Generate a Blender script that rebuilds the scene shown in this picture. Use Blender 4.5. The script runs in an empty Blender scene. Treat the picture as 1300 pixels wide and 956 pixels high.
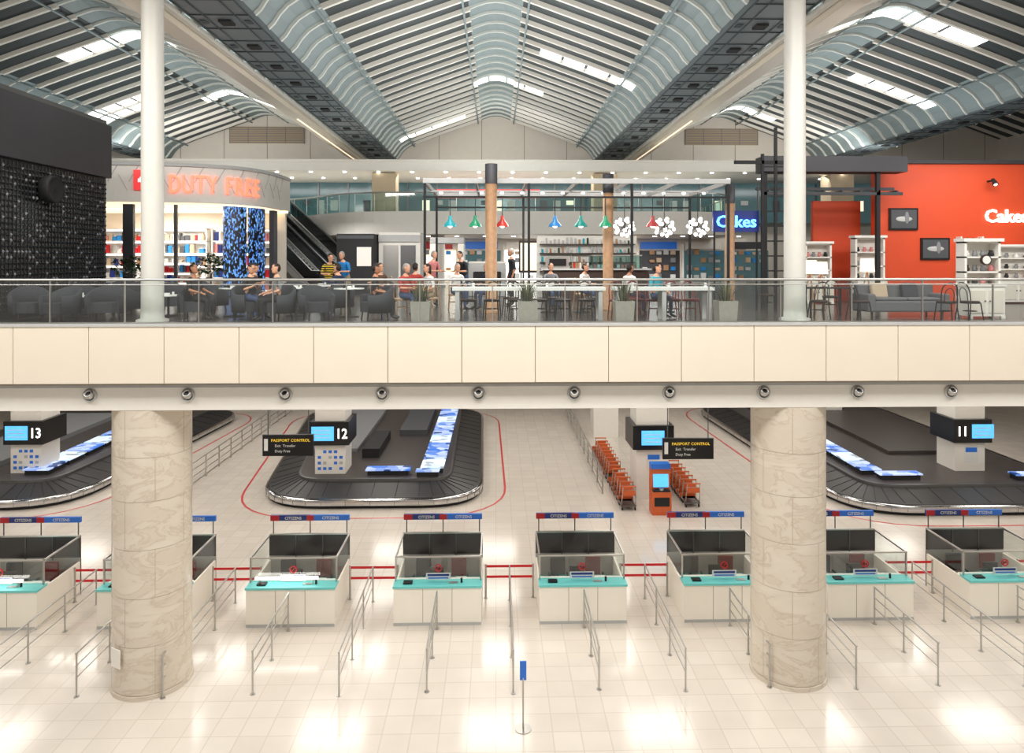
import bpy, math, random
from mathutils import Matrix, Vector
random.seed(7)
scene=bpy.context.scene
COL=scene.collection
# ------------------------------------------------------------ materials
def lin(c):
    r=[]
    for v in c:
        v=v/255.0
        r.append(v/12.92 if v<=0.04045 else ((v+0.055)/1.055)**2.4)
    return (r[0],r[1],r[2],1.0)
def mat(name,col,rough=0.5,metal=0.0,emit=None,es=0.0,noise=0.06,ns=6.0,bump=0.0,spec=0.5):
    m=bpy.data.materials.new(name); m.use_nodes=True
    nt=m.node_tree; b=nt.nodes['Principled BSDF']
    b.inputs['Roughness'].default_value=rough; b.inputs['Metallic'].default_value=metal
    b.inputs['Specular IOR Level'].default_value=spec
    c=lin(col)
    geo=nt.nodes.new('ShaderNodeTexCoord')
    n=nt.nodes.new('ShaderNodeTexNoise'); n.inputs['Scale'].default_value=ns; n.inputs['Detail'].default_value=3
    nt.links.new(geo.outputs['Object'],n.inputs['Vector'])
    mx=nt.nodes.new('ShaderNodeMix'); mx.data_type='RGBA'
    mx.inputs[6].default_value=tuple(min(1,v*(1+noise)) for v in c[:3])+(1,)
    mx.inputs[7].default_value=tuple(v*(1-noise*2) for v in c[:3])+(1,)
    nt.links.new(n.outputs['Fac'],mx.inputs[0]); nt.links.new(mx.outputs[2],b.inputs['Base Color'])
    if emit:
        b.inputs['Emission Color'].default_value=lin(emit); b.inputs['Emission Strength'].default_value=es
    if bump>0:
        bp=nt.nodes.new('ShaderNodeBump'); bp.inputs['Strength'].default_value=bump
        nt.links.new(n.outputs['Fac'],bp.inputs['Height']); nt.links.new(bp.outputs['Normal'],b.inputs['Normal'])
    return m
def glass(name,tint,gl=0.1,rough=0.03,opaque=0.0,oc=(40,50,50)):
    m=bpy.data.materials.new(name); m.use_nodes=True; nt=m.node_tree
    for n in list(nt.nodes): nt.nodes.remove(n)
    o=nt.nodes.new('ShaderNodeOutputMaterial'); t=nt.nodes.new('ShaderNodeBsdfTransparent'); g=nt.nodes.new('ShaderNodeBsdfGlossy')
    t.inputs[0].default_value=lin(tint); g.inputs['Roughness'].default_value=rough
    mx=nt.nodes.new('ShaderNodeMixShader'); mx.inputs[0].default_value=gl
    nt.links.new(t.outputs[0],mx.inputs[1]); nt.links.new(g.outputs[0],mx.inputs[2]); nt.links.new(mx.outputs[0],o.inputs[0])
    return m
def tilemat(name,c1,c2,cm,tw,th,rough,mort=0.012,off=0.0,coat=0.0):
    m=bpy.data.materials.new(name); m.use_nodes=True; nt=m.node_tree; b=nt.nodes['Principled BSDF']
    g=nt.nodes.new('ShaderNodeTexCoord'); br=nt.nodes.new('ShaderNodeTexBrick')
    br.offset=off; br.squash=1.0
    br.inputs['Color1'].default_value=lin(c1); br.inputs['Color2'].default_value=lin(c2); br.inputs['Mortar'].default_value=lin(cm)
    br.inputs['Scale'].default_value=1.0; br.inputs['Mortar Size'].default_value=mort
    br.inputs['Brick Width'].default_value=tw; br.inputs['Row Height'].default_value=th
    nt.links.new(g.outputs['Object'],br.inputs['Vector'])
    n=nt.nodes.new('ShaderNodeTexNoise'); n.inputs['Scale'].default_value=1.3; n.inputs['Detail'].default_value=6
    nt.links.new(g.outputs['Object'],n.inputs['Vector'])
    mx=nt.nodes.new('ShaderNodeMix'); mx.data_type='RGBA'; mx.blend_type='MULTIPLY'; mx.inputs[0].default_value=0.14
    nt.links.new(br.outputs['Color'],mx.inputs[6]); nt.links.new(n.outputs['Fac'],mx.inputs[7])
    nt.links.new(mx.outputs[2],b.inputs['Base Color']); b.inputs['Roughness'].default_value=rough
    return m
def marble(name):
    m=bpy.data.materials.new(name); m.use_nodes=True; nt=m.node_tree; b=nt.nodes['Principled BSDF']
    g=nt.nodes.new('ShaderNodeTexCoord')
    mp=nt.nodes.new('ShaderNodeMapping'); mp.inputs['Rotation'].default_value=(.5,.6,.3); mp.inputs['Scale'].default_value=(1,1,2.2)
    n=nt.nodes.new('ShaderNodeTexNoise'); n.inputs['Scale'].default_value=.9; n.inputs['Detail'].default_value=8; n.inputs['Roughness'].default_value=.6; n.inputs['Distortion'].default_value=1.2
    nt.links.new(g.outputs['Object'],mp.inputs[0]); nt.links.new(mp.outputs[0],n.inputs['Vector'])
    r=nt.nodes.new('ShaderNodeValToRGB'); e=r.color_ramp.elements
    e[0].position=0.2; e[0].color=lin((206,193,176)); e[1].position=0.46; e[1].color=lin((212,201,185))
    for p,c in((.497,(200,186,169)),(.53,(214,204,188)),(.8,(222,213,199))): x=e.new(p); x.color=lin(c)
    nt.links.new(n.outputs['Fac'],r.inputs[0]); nt.links.new(r.outputs[0],b.inputs['Base Color'])
    b.inputs['Roughness'].default_value=.25
    return m
def ledmat(name,base,c1,c2,scale,thr,es):
    m=bpy.data.materials.new(name); m.use_nodes=True; nt=m.node_tree; b=nt.nodes['Principled BSDF']
    b.inputs['Base Color'].default_value=lin(base); b.inputs['Roughness'].default_value=.3
    g=nt.nodes.new('ShaderNodeTexCoord'); mp=nt.nodes.new('ShaderNodeMapping'); mp.inputs['Scale'].default_value=scale
    v=nt.nodes.new('ShaderNodeTexVoronoi'); v.inputs['Scale'].default_value=1; v.inputs['Randomness'].default_value=.75
    nt.links.new(g.outputs['Object'],mp.inputs[0]); nt.links.new(mp.outputs[0],v.inputs['Vector'])
    s=nt.nodes.new('ShaderNodeSeparateColor'); nt.links.new(v.outputs['Color'],s.inputs[0])
    gt=nt.nodes.new('ShaderNodeMath'); gt.operation='GREATER_THAN'; gt.inputs[1].default_value=thr; nt.links.new(s.outputs[0],gt.inputs[0])
    mx=nt.nodes.new('ShaderNodeMix'); mx.data_type='RGBA'; mx.inputs[6].default_value=lin(c1); mx.inputs[7].default_value=lin(c2)
    nt.links.new(s.outputs[1],mx.inputs[0]); nt.links.new(mx.outputs[2],b.inputs['Emission Color'])
    ml=nt.nodes.new('ShaderNodeMath'); ml.operation='MULTIPLY'; ml.inputs[1].default_value=es; nt.links.new(gt.outputs[0],ml.inputs[0])
    nt.links.new(ml.outputs[0],b.inputs['Emission Strength'])
    return m

M={}
M['cream']=mat('cream_panel',(228,217,199),.45,noise=.02,ns=1.5)
M['booth']=mat('booth_laminate',(246,240,228),.45,noise=.02,ns=1.5)
M['white']=mat('white_paint',(236,232,224),.5,noise=.02)
M['offwhite']=mat('offwhite_plaster',(226,218,206),.6,noise=.03,ns=2)
M['seam']=mat('seam_grey',(150,140,125),.6)
M['seaml']=mat('seam_light',(176,162,144),.5)
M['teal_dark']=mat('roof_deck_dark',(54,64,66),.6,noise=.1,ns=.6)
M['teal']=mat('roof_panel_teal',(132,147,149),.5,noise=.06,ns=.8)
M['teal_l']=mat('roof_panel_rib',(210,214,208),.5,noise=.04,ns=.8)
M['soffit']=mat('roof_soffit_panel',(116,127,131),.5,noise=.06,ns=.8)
M['teal_line']=mat('roof_panel_joint',(68,78,82),.6)
M['rib']=mat('rib_white',(236,232,222),.5,noise=.03)
M['sky']=mat('skylight_lit',(255,255,255),.4,emit=(255,252,244),es=2.2)
M['black']=mat('black_gloss',(20,20,22),.3)
M['blackm']=mat('black_matte',(28,28,30),.7)
M['charcoal']=mat('charcoal_panel',(58,58,62),.55,ns=3)
M['backglass']=mat('booth_back_dark',(70,68,70),.2,ns=3)
M['dgrey']=mat('dark_grey',(74,76,80),.6)
M['grey']=mat('mid_grey',(128,130,132),.6)
M['lgrey']=mat('light_grey',(186,186,184),.5)
M['steel']=mat('brushed_steel',(190,188,184),.28,metal=.9,ns=30)
M['steeld']=mat('dark_steel',(110,110,110),.35,metal=.8)
M['chrome']=mat('chrome_bumper',(205,205,205),.15,metal=1)
M['rubber']=mat('belt_rubber',(46,45,46),.4,noise=.12,ns=12,bump=.1)
M['deck']=mat('carousel_deck',(70,64,62),.4,noise=.1,ns=2)
M['ftile']=tilemat('floor_tile_polished',(224,216,205),(218,209,198),(206,196,184),.6,.6,.13)
M['upfloor']=tilemat('upper_floor_tile',(96,88,82),(86,80,76),(60,56,52),.6,.6,.2)
M['marble']=marble('column_marble')
M['pillar']=mat('upper_pillar_paint',(214,212,204),.4,noise=.02)
M['glass']=glass('clear_glass',(246,249,248),.06)
M['glassd']=glass('smoked_glass',(90,96,98),.12)
M['glasst']=glass('teal_glass',(190,218,215),.12)
M['dglass']=mat('dark_shopfront_glass',(66,94,98),.12,noise=.3,ns=.7,emit=(70,98,102),es=.4)
M['turq']=mat('turquoise_ledge',(110,206,204),.35,noise=.02)
M['red']=mat('red_paint',(196,30,38),.45)
M['redline']=mat('red_floor_line',(205,60,60),.4)
M['redtape']=mat('red_tape',(214,28,40),.5,emit=(214,28,40),es=.12)
M['orange']=mat('orange_red_wall',(212,74,34),.55,noise=.04,ns=2)
M['orangem']=mat('orange_plastic',(212,100,50),.4)
M['neonred']=mat('neon_red',(255,120,90),.4,emit=(255,118,88),es=1.7)
M['redsign']=mat('red_lit_sign',(220,60,60),.4,emit=(230,60,60),es=.7)
M['neonblue']=mat('neon_blue',(60,140,255),.4,emit=(90,170,255),es=4)
M['litwhite']=mat('lit_white',(255,255,255),.4,emit=(255,250,240),es=2.2)
M['warmlit']=mat('warm_lit_panel',(255,240,215),.4,emit=(255,232,200),es=1.1)
M['bulb']=mat('bulb_white',(255,255,255),.4,emit=(255,248,240),es=7)
M['screen']=mat('screen_blue',(60,150,220),.3,emit=(90,175,235),es=1.3,noise=.3,ns=3)
M['adblue']=ledmat('advert_blue_lit',(30,80,160),(40,110,210),(235,245,255),(2.6,3.2,3),.12,.9)
M['adwhite']=ledmat('advert_white_lit',(200,215,230),(150,195,240),(235,245,255),(3,3.6,3),.2,.85)
M['led']=ledmat('led_blue_pattern',(14,18,28),(30,90,190),(130,190,250),(22,22,11),.68,1.2)
M['bead']=mat('bead_metal',(100,104,110),.2,metal=.9)
M['beadl']=mat('bead_metal_light',(180,182,188),.2,metal=.6)
M['navy']=mat('navy_sign',(26,44,110),.4,emit=(26,44,110),es=.2)
M['blue']=mat('blue_sign',(34,96,180),.4,emit=(34,96,180),es=.3)
M['yellow']=mat('yellow_text',(240,200,60),.5,emit=(240,200,60),es=.5)
M['wood']=mat('wood_post',(176,134,96),.5,noise=.2,ns=9)
M['woodd']=mat('dark_wood',(62,42,34),.5,noise=.2,ns=9)
M['redwood']=mat('red_stained_wood',(120,30,34),.45)
M['beigef']=mat('beige_fabric',(190,168,142),.8,bump=.1,ns=40)
M['beigec']=mat('beige_stone_column',(196,178,150),.7,ns=2)
M['greyf']=mat('grey_fabric',(104,104,108),.85,bump=.15,ns=60)
M['darkf']=mat('charcoal_fabric',(54,56,62),.8,bump=.15,ns=60)
M['leaf']=mat('leaf_green',(40,66,34),.6,noise=.3)
M['grass']=mat('dry_grass',(120,122,92),.7,noise=.3)
M['concrete']=mat('concrete_planter',(172,166,156),.8,noise=.1,ns=12,bump=.1)
M['skin']=mat('skin',(214,160,130),.55)
M['skin2']=mat('skin_tan',(178,124,94),.55)
M['hair_d']=mat('hair_dark',(34,26,22),.7,bump=.2,ns=60)
M['hair_g']=mat('hair_grey',(150,146,140),.7,bump=.2,ns=60)
M['lip']=mat('lips',(170,90,80),.5)
M['shoe']=mat('shoe_black',(26,24,24),.4)
def stripes(name,a,c,sc):
    m=mat(name,a,.85); nt=m.node_tree; b=nt.nodes['Principled BSDF']
    g=nt.nodes.new('ShaderNodeTexCoord'); w=nt.nodes.new('ShaderNodeTexWave'); w.bands_direction='Z'; w.inputs['Scale'].default_value=sc
    r=nt.nodes.new('ShaderNodeValToRGB'); r.color_ramp.interpolation='CONSTANT'; r.color_ramp.elements[0].color=lin(a); r.color_ramp.elements[1].position=.5; r.color_ramp.elements[1].color=lin(c)
    nt.links.new(g.outputs['Object'],w.inputs['Vector']); nt.links.new(w.outputs['Fac'],r.inputs[0]); nt.links.new(r.outputs[0],b.inputs['Base Color']); return m
def cloth(n,c): 
    M[n]=mat('cloth_'+n,c,.85,bump=.1,ns=40); return n
for n,c in dict(c_black=(30,30,34),c_navy=(34,42,70),c_blue=(40,130,200),c_red=(176,64,56),c_pink=(206,130,128),c_white=(228,228,224),c_turq=(40,170,186),c_grey=(120,122,126),c_yelp=(206,180,50),c_jean=(58,72,104),c_khaki=(150,134,108),c_brown=(96,70,52)).items(): cloth(n,c)
M['c_yel']=stripes('cloth_striped',(210,180,50),(30,30,32),4.5)
# ------------------------------------------------------------ builder
class B:
    def __init__(s,name):
        s.name=name; s.V=[];s.F=[];s.MI=[];s.S=[];s.mats=[];s.T=Matrix.Identity(4)
    def mi(s,m):
        m=M[m] if isinstance(m,str) else m
        if m not in s.mats: s.mats.append(m)
        return s.mats.index(m)
    def add(s,vs,fs,m,smooth=False):
        o=len(s.V); T=s.T
        s.V+= [tuple(T@Vector(v)) for v in vs]
        k=s.mi(m)
        for f in fs:
            s.F.append([i+o for i in f]); s.MI.append(k); s.S.append(smooth)
    def box(s,x0,x1,y0,y1,z0,z1,m):
        vs=[(x0,y0,z0),(x1,y0,z0),(x1,y1,z0),(x0,y1,z0),(x0,y0,z1),(x1,y0,z1),(x1,y1,z1),(x0,y1,z1)]
        s.add(vs,[(0,3,2,1),(4,5,6,7),(0,1,5,4),(1,2,6,5),(2,3,7,6),(3,0,4,7)],m)
    def rbox(s,c,size,m,rz=0,rx=0,ry=0):
        old=s.T; s.T=old@Matrix.Translation(c)@Matrix.Rotation(rz,4,'Z')@Matrix.Rotation(ry,4,'Y')@Matrix.Rotation(rx,4,'X')
        a,b,d=size[0]/2,size[1]/2,size[2]/2
        s.box(-a,a,-b,b,-d,d,m); s.T=old
    def cyl(s,p0,p1,r,m,r1=None,n=14,caps=True):
        p0=Vector(p0);p1=Vector(p1); r1=r if r1 is None else r1
        d=(p1-p0).normalized(); a=Vector((0,0,1)) if abs(d.z)<.9 else Vector((1,0,0))
        u=d.cross(a).normalized(); v=d.cross(u)
        vs=[];
        for p,rr in((p0,r),(p1,r1)):
            for i in range(n):
                t=2*math.pi*i/n; vs.append(p+(u*math.cos(t)+v*math.sin(t))*rr)
        s.add(vs,[(i,(i+1)%n,n+(i+1)%n,n+i) for i in range(n)],m,True)
        if caps:
            s.add(vs[:n],[tuple(range(n-1,-1,-1))],m); s.add(vs[n:],[tuple(range(n))],m)
    def tube(s,pts,r,m,n=8,closed=False):
        P=[Vector(p) for p in pts]; N=len(P); rings=[]; up=None
        for i,p in enumerate(P):
            if closed: t=P[(i+1)%N]-P[i-1]
            else: t=P[min(i+1,N-1)]-P[max(i-1,0)]
            t.normalize()
            if up is None:
                a=Vector((0,0,1)) if abs(t.z)<.9 else Vector((1,0,0)); up=(a-t*a.dot(t)).normalized()
            else: up=(up-t*up.dot(t)).normalized()
            v=t.cross(up); rr=r[i] if isinstance(r,(list,tuple)) else r
            rings.append([p+(up*math.cos(2*math.pi*k/n)+v*math.sin(2*math.pi*k/n))*rr for k in range(n)])
        s.loft(rings,m,True,closed)
        if not closed:
            s.add(rings[0],[tuple(range(n-1,-1,-1))],m); s.add(rings[-1],[tuple(range(n))],m)
    def loft(s,rings,m,smooth=False,closed=False,wrap=True):
        n=len(rings[0]); vs=[v for r in rings for v in r]; fs=[]; R=len(rings)
        for j in range(R if closed else R-1):
            a=j*n; b=((j+1)%R)*n
            for i in range(n if wrap else n-1):
                k=(i+1)%n; fs.append((a+i,a+k,b+k,b+i))
        s.add(vs,fs,m,smooth)
    def ell(s,c,r,m,nu=12,nv=8,z0=-90,z1=90):
        if not isinstance(r,(tuple,list)): r=(r,r,r)
        rings=[]
        for j in range(nv+1):
            f=math.radians(z0+(z1-z0)*j/nv)
            rings.append([(c[0]+r[0]*math.cos(f)*math.cos(2*math.pi*i/nu),c[1]+r[1]*math.cos(f)*math.sin(2*math.pi*i/nu),c[2]+r[2]*math.sin(f)) for i in range(nu)])
        s.loft(rings,m,True)
    def lathe(s,c,prof,m,n=24,smooth=True):
        rings=[[(c[0]+r*math.cos(2*math.pi*i/n),c[1]+r*math.sin(2*math.pi*i/n),c[2]+z) for i in range(n)] for r,z in prof]
        s.loft(rings,m,smooth)
    def prism(s,pts,z0,z1,m,mt=None):
        n=len(pts); vs=[(p[0],p[1],z0) for p in pts]+[(p[0],p[1],z1) for p in pts]
        s.add(vs,[(i,(i+1)%n,n+(i+1)%n,n+i) for i in range(n)],m)
        s.add(vs[n:],[tuple(range(n))],mt or m); s.add(vs[:n],[tuple(range(n-1,-1,-1))],m)
    def text(s,body,size,m,T,ext=.02,sx=1.0,align='CENTER',bold=.012):
        cu=bpy.data.curves.new('t','FONT'); cu.body=body; cu.size=size; cu.extrude=ext; cu.align_x=align; cu.resolution_u=2
        cu.offset=bold*size
        o=bpy.data.objects.new('t',cu); COL.objects.link(o); bpy.context.view_layer.update()
        dg=bpy.context.evaluated_depsgraph_get(); me=bpy.data.meshes.new_from_object(o.evaluated_get(dg))
        old=s.T; s.T=old@T@Matrix.Rotation(math.pi/2,4,'X')@Matrix.Diagonal((sx,1,1,1))
        s.add([v.co.copy() for v in me.vertices],[tuple(p.vertices) for p in me.polygons],m); s.T=old
        bpy.data.objects.remove(o); bpy.data.meshes.remove(me); bpy.data.curves.remove(cu)
    def mesh(s):
        me=bpy.data.meshes.new(s.name); me.from_pydata(s.V,[],s.F)
        for m in s.mats: me.materials.append(m)
        me.polygons.foreach_set('material_index',s.MI); me.polygons.foreach_set('use_smooth',s.S); me.update()
        return me
    def build(s,loc=None,rz=0,bevel=0):
        me=s.mesh(); return place(s.name,me,loc or (0,0,0),rz,bevel)
def place(name,me,loc,rz=0,bevel=0,sc=1):
    o=bpy.data.objects.new(name,me); COL.objects.link(o); o.location=loc; o.rotation_euler=(0,0,rz); o.scale=(sc,sc,sc)
    if bevel:
        b=o.modifiers.new('bevel','BEVEL'); b.width=bevel; b.segments=2; b.limit_method='ANGLE'
    return o
TR=Matrix.Translation
def chaikin(p,it=3,closed=False):
    for _ in range(it):
        q=[]; n=len(p)
        if not closed: q.append(p[0])
        for i in range(n if closed else n-1):
            a=p[i]; b=p[(i+1)%n]
            q.append(tuple(a[k]*.75+b[k]*.25 for k in range(len(a)))); q.append(tuple(a[k]*.25+b[k]*.75 for k in range(len(a))))
        if not closed: q.append(p[-1])
        p=q
    return p
def fillet(pts,r,n=8):
    out=[]; N=len(pts)
    for i in range(N):
        c=Vector(pts[i]); a=Vector(pts[i-1]); b=Vector(pts[(i+1)%N])
        p0=c+(a-c).normalized()*r; p1=c+(b-c).normalized()*r
        for k in range(n+1):
            t=k/n; out.append(tuple(p0*(1-t)**2+c*2*t*(1-t)+p1*t*t))
    return out
def inset(pts,d):  # ccw polygon, inward d
    out=[]; N=len(pts)
    for i in range(N):
        t=(Vector(pts[(i+1)%N])-Vector(pts[i-1])).normalized(); n=Vector((-t.y,t.x)); p=Vector(pts[i])+n*d; out.append((p.x,p.y))
    return out
# ------------------------------------------------------------ constants
UF=8.54   # upper floor level
YG=16.0   # gallery edge
RZ=20.3; HW=7.9; BAYS=(-31.6,-15.8,0,15.8,31.6); YE=50.0
# ------------------------------------------------------------ ground floor + shell
b=B('floor'); b.box(-36,36,2,56,-.3,0,'ftile'); b.build()
b=B('wall_back_lower'); b.box(-36,36,55,55.3,0,7.3,'offwhite'); b.build()
for sgn,nm in((-1,'left'),(1,'right')):
    b=B('wall_'+nm); x=sgn*36; b.box(min(x,x+sgn*.3),max(x,x+sgn*.3),2,56,0,22,'offwhite'); b.build()
# gallery slab
b=B('gallery_floor_slab'); b.box(-36,36,YG+.12,55,7.3,UF,'upfloor'); 
b.build()
b=B('trim_gallery_fascia')
pw=1.66; x=-36.0+.37
while x<36:
    b.box(x+.008,x+pw-.008,YG,YG+.1,7.24,UF-.02,'cream'); x+=pw
b.box(-36,36,YG+.03,YG+.118,7.2,UF-.03,'seam')
b.box(-36,36,YG-.02,YG+.118,UF-.03,UF+.03,'lgrey')
b.build()
b=B('beam_gallery_edge'); b.box(-36,36,YG+.3,YG+1.9,6.58,7.299,'white'); b.box(-36,36,YG+.27,YG+.3,7.1,7.298,'lgrey'); b.build()
b=B('eyeball_downlight')
T=Matrix.Rotation(math.pi/2,4,'X'); b.T=T
b.lathe((0,0,0),[(.0,.0),(.15,.0),(.16,.02),(.15,.05),(.12,.06),(.115,.02)],'lgrey',20)
b.T=Matrix.Rotation(math.radians(60),4,'X')
b.lathe((0,0,.0),[(.11,.0),(.11,.1),(.09,.13),(.06,.13),(.055,.09),(0,.09)],'steel',18)
b.lathe((0,0,.0),[(.055,.095),(0,.096)],'black',16); b.T=Matrix.Identity(4)
me=b.mesh(); x=-9.2-2.2*3
while x<20:
    place('eyeball_downlight',me,(x,YG+.3,6.93)); x+=2.2
# columns
def lowercol(x,y):
    b=B('marble_column'); r=.86
    b.cyl((x,y,0),(x,y,.1),r+.03,'marble',n=64)
    b.cyl((x,y,.1),(x,y,6.58),r-.008,'seaml',n=64,caps=False)
    zs=[.11,1.2,2.3,3.4,4.5,5.5,6.58]
    for j in range(6):
        z0,z1=zs[j]+.006,zs[j+1]-.006
        b.cyl((x,y,z0),(x,y,z1),r,'marble',n=64)
        for k in range(4):
            t=math.pi*k/2+.5+(.8 if j%2 else 0)
            b.rbox((x+math.cos(t)*r,y+math.sin(t)*r,(z0+z1)/2),(.004,.01,z1-z0),'seaml',rz=t)
    if x<0: b.rbox((x-.45,y-.80,.95),(.3,.02,.42),'white',rz=-.5)
    b.build()
def uppercol(x,y):
    b=B('pillar_upper'); b.lathe((x,y,UF),[(.36,0),(.36,.05),(.26,.08),(.25,.3),(.25,8.52)],'pillar',32)
    b.lathe((x,y,UF),[(.25,8.0),(.4,8.5)],'pillar',32); b.build()
for x in(-8.18,7.1): lowercol(x,17.1); uppercol(x+.04 if x<0 else x+.13,17.0)
for x in(-24.2,23.2): lowercol(x,17.1); uppercol(x,17.0)
# balustrade
b=B('glass_balustrade')
x=-20.0
while x<20:
    b.box(x+.01,x+1.64,YG+.2,YG+.215,UF+.04,UF+.97,'glass')
    b.box(x-.012,x+.012,YG+.19,YG+.23,UF,UF+.98,'steel'); x+=1.66
b.tube([(-20,YG+.21,UF+1.01),(20,YG+.21,UF+1.01)],.032,'steel',10)
b.tube([(-20,YG+.16,UF+.9),(20,YG+.16,UF+.9)],.012,'steel',8)
b.box(-20,20,YG+.17,YG+.25,UF,UF+.05,'steel')
b.build()
# ------------------------------------------------------------ roof
def prof():
    half=[(0,20.12),(.35,20.09),(.7,19.98),(1.05,19.84),(1.4,19.72),(2.5,RZ-.378*2.5+ -.03),(4,RZ-.378*4),(5.2,RZ-.378*5.2),(5.6,18.17),(6.0,17.98),(6.35,17.74),(6.6,17.46),(6.76,17.2),(6.9,17.06),(7.1,17.0),(HW,17.0)]
    return [(-x,z) for x,z in reversed(half[1:])]+half
PR=prof()
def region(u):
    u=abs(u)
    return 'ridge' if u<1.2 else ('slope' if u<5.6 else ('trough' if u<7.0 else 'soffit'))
Y0R=4.0
b=B('ceiling_deck')
for c in BAYS:
    for i in range(len(PR)-1):
        (x0,z0),(x1,z1)=PR[i],PR[i+1]; rg=region((x0+x1)/2)
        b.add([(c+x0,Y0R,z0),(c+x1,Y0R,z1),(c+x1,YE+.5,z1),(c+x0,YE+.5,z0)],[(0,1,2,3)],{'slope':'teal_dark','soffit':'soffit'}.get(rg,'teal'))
b.build()
b=B('ceiling_ribs')
ys=[]; y=6.0
while y<YE: ys.append(y); y+=1.2
nrm=[]
for i in range(len(PR)):
    a=PR[max(i-1,0)]; q=PR[min(i+1,len(PR)-1)]; t=Vector((q[0]-a[0],q[1]-a[1])).normalized(); nrm.append((t.y,-t.x))
for c in BAYS:
    for y in ys:
        for i in range(len(PR)-1):
            rg=region((PR[i][0]+PR[i+1][0])/2)
            if rg=='soffit': continue
            m='rib' if rg=='slope' else 'teal_l'; w=.07 if rg=='slope' else .05
            d0=d1=(.17 if rg=='slope' else .1)
            P=[]
            for k,d in((i,d0),(i+1,d1)):
                x,z=PR[k]; n=nrm[k]
                P+= [(c+x,y-w,z),(c+x+n[0]*d,y-w,z+n[1]*d),(c+x+n[0]*d,y+w,z+n[1]*d),(c+x,y+w,z)]
            b.add(P,[(0,1,5,4),(1,2,6,5),(2,3,7,6),(0,3,2,1),(4,5,6,7)],m)
b.build()
b=B('trim_roof_edges')
for c in BAYS:
    for u,z in((1.25,19.6),(5.7,17.98)):
        for sg in(-1,1):
            b.rbox((c+sg*u,(Y0R+YE)/2,z),(.08,YE-Y0R,.06),'teal',ry=sg*.36)
for v in(-23.7,-7.9,7.9,23.7):
    for k in (-.85,-.45,.45,.85): b.box(v+k-.015,v+k+.015,Y0R,YE,16.97,17.0,'teal_line')
    for j,y in enumerate(ys):
        b.box(v-.85,v+.85,y-.015,y+.015,16.97,17.0,'teal_line')
        if j%2==0:
            b.box(v-.18,v+.18,y+.4,y+.8,16.93,17.0,'blackm')
            b.box(v-.74,v-.56,y+.45,y+.75,16.97,17.0,'teal_line'); b.box(v+.56,v+.74,y+.45,y+.75,16.97,17.0,'teal_line')
b.build()
b=B('cornice_beam')
for sg in(-1,1):
    for v in (7.9,):
        x=sg*(v+1.55)
        b.box(x-.28,x+.28,Y0R,YE-.1,16.72,17.15,'cream')
        b.box(x-.5,x-.34,Y0R,YE-.1,16.9,17.05,'rib'); b.box(x+.34,x+.5,Y0R,YE-.1,16.9,17.05,'rib')
        b.box(x-.03,x+.03,34,YE-1,16.69,16.72,'warmlit')
b.build()
# skylights
def zprof(u):
    for i in range(len(PR)-1):
        if PR[i][0]<=u<=PR[i+1][0]:
            t=(u-PR[i][0])/(PR[i+1][0]-PR[i][0]); return PR[i][1]*(1-t)+PR[i+1][1]*t
b=B('skylight_window')
for c,y,x0,x1 in((0,31.5,2.0,6.2),(0,39.4,-1.3,2.6),(0,46.5,-6.2,-2),(15.8,28.6,-2.2,3.8),(15.8,35,2.2,6.2),(-15.8,31.3,-3.4,1.4),(-15.8,39,-6.2,-3.0),(-15.8,43,-1.6,4.2),(15.8,46,-1.5,2.5),(31.6,36,-5.8,-1),(-31.6,38,1.5,5.8),(-15.8,40.2,-6.2,-3)):
    yy=min(ys,key=lambda q:abs(q+.6-y))+.6
    n=8; 
    for k in range(n):
        a=x0+(x1-x0)*k/n; e=x0+(x1-x0)*(k+1)/n-(.12 if k in(1,3,5) else 0)
        b.add([(c+a,yy-.5,zprof(a)-.12),(c+e,yy-.5,zprof(e)-.12),(c+e,yy+.5,zprof(e)-.12),(c+a,yy+.5,zprof(a)-.12)],[(0,3,2,1)],'sky')
b.build()
# gable end wall
b=B('wall_back')
b.box(-36,36,YE,YE+.4,16.3,21,'offwhite')
for x in range(-34,36,3): b.box(x-.02,x+.02,YE-.012,YE,16.9,20.5,'seam')
b.build()
for x0 in(-18.6,13.4):
    b=B('ventilation_grille'); b.box(x0,x0+5.2,YE-.08,YE-.013,18.15,19.3,'beigef')
    for k in range(9): b.box(x0+.05,x0+5.15,YE-.1,YE-.08,18.2+k*.125,18.24+k*.125,'grey')
    for k in range(5): b.box(x0+k*1.29,x0+k*1.29+.04,YE-.11,YE-.08,18.15,19.3,'grey')
    b.build()
# ------------------------------------------------------------ mezzanine
MZ=12.55
path=chaikin([(-35.9,43),(-15,43),(-11,41.5),(-8.0,37.5),(-3,37),(6,37),(11,37),(13,38.5),(13.6,42),(14,48.0)],3)
b=B('mezzanine_slab')
poly=[(p[0],p[1]) for p in path]+[(14,49.9),(-35.9,49.9)]
b.prism(poly,11.35,MZ,'white'); b.build()
b=B('mezzanine_glass_railing')
for i in range(len(path)-1):
    p,q=path[i],path[i+1]
    b.add([(p[0],p[1]+.12,MZ),(q[0],q[1]+.12,MZ),(q[0],q[1]+.12,MZ+.95),(p[0],p[1]+.12,MZ+.95)],[(0,1,2,3)],'glasst')
b.tube([(p[0],p[1]+.12,MZ+1.0) for p in path],.04,'steel',8)
for p in path[::2]: b.cyl((p[0],p[1]+.12,MZ),(p[0],p[1]+.12,MZ+1),.02,'steel',n=6)
b.build()
b=B('mezzanine_soffit'); b.box(-35.9,35.9,41.8,49.8,15.25,15.85,'white'); b.box(-35.9,35.9,41.7,41.8,15.75,15.9,'rib')
for x in range(-35,36,2):
    for y in (42.4,45.5): b.cyl((x,y,15.2),(x,y,15.25),.1,'bulb',n=8)
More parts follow.
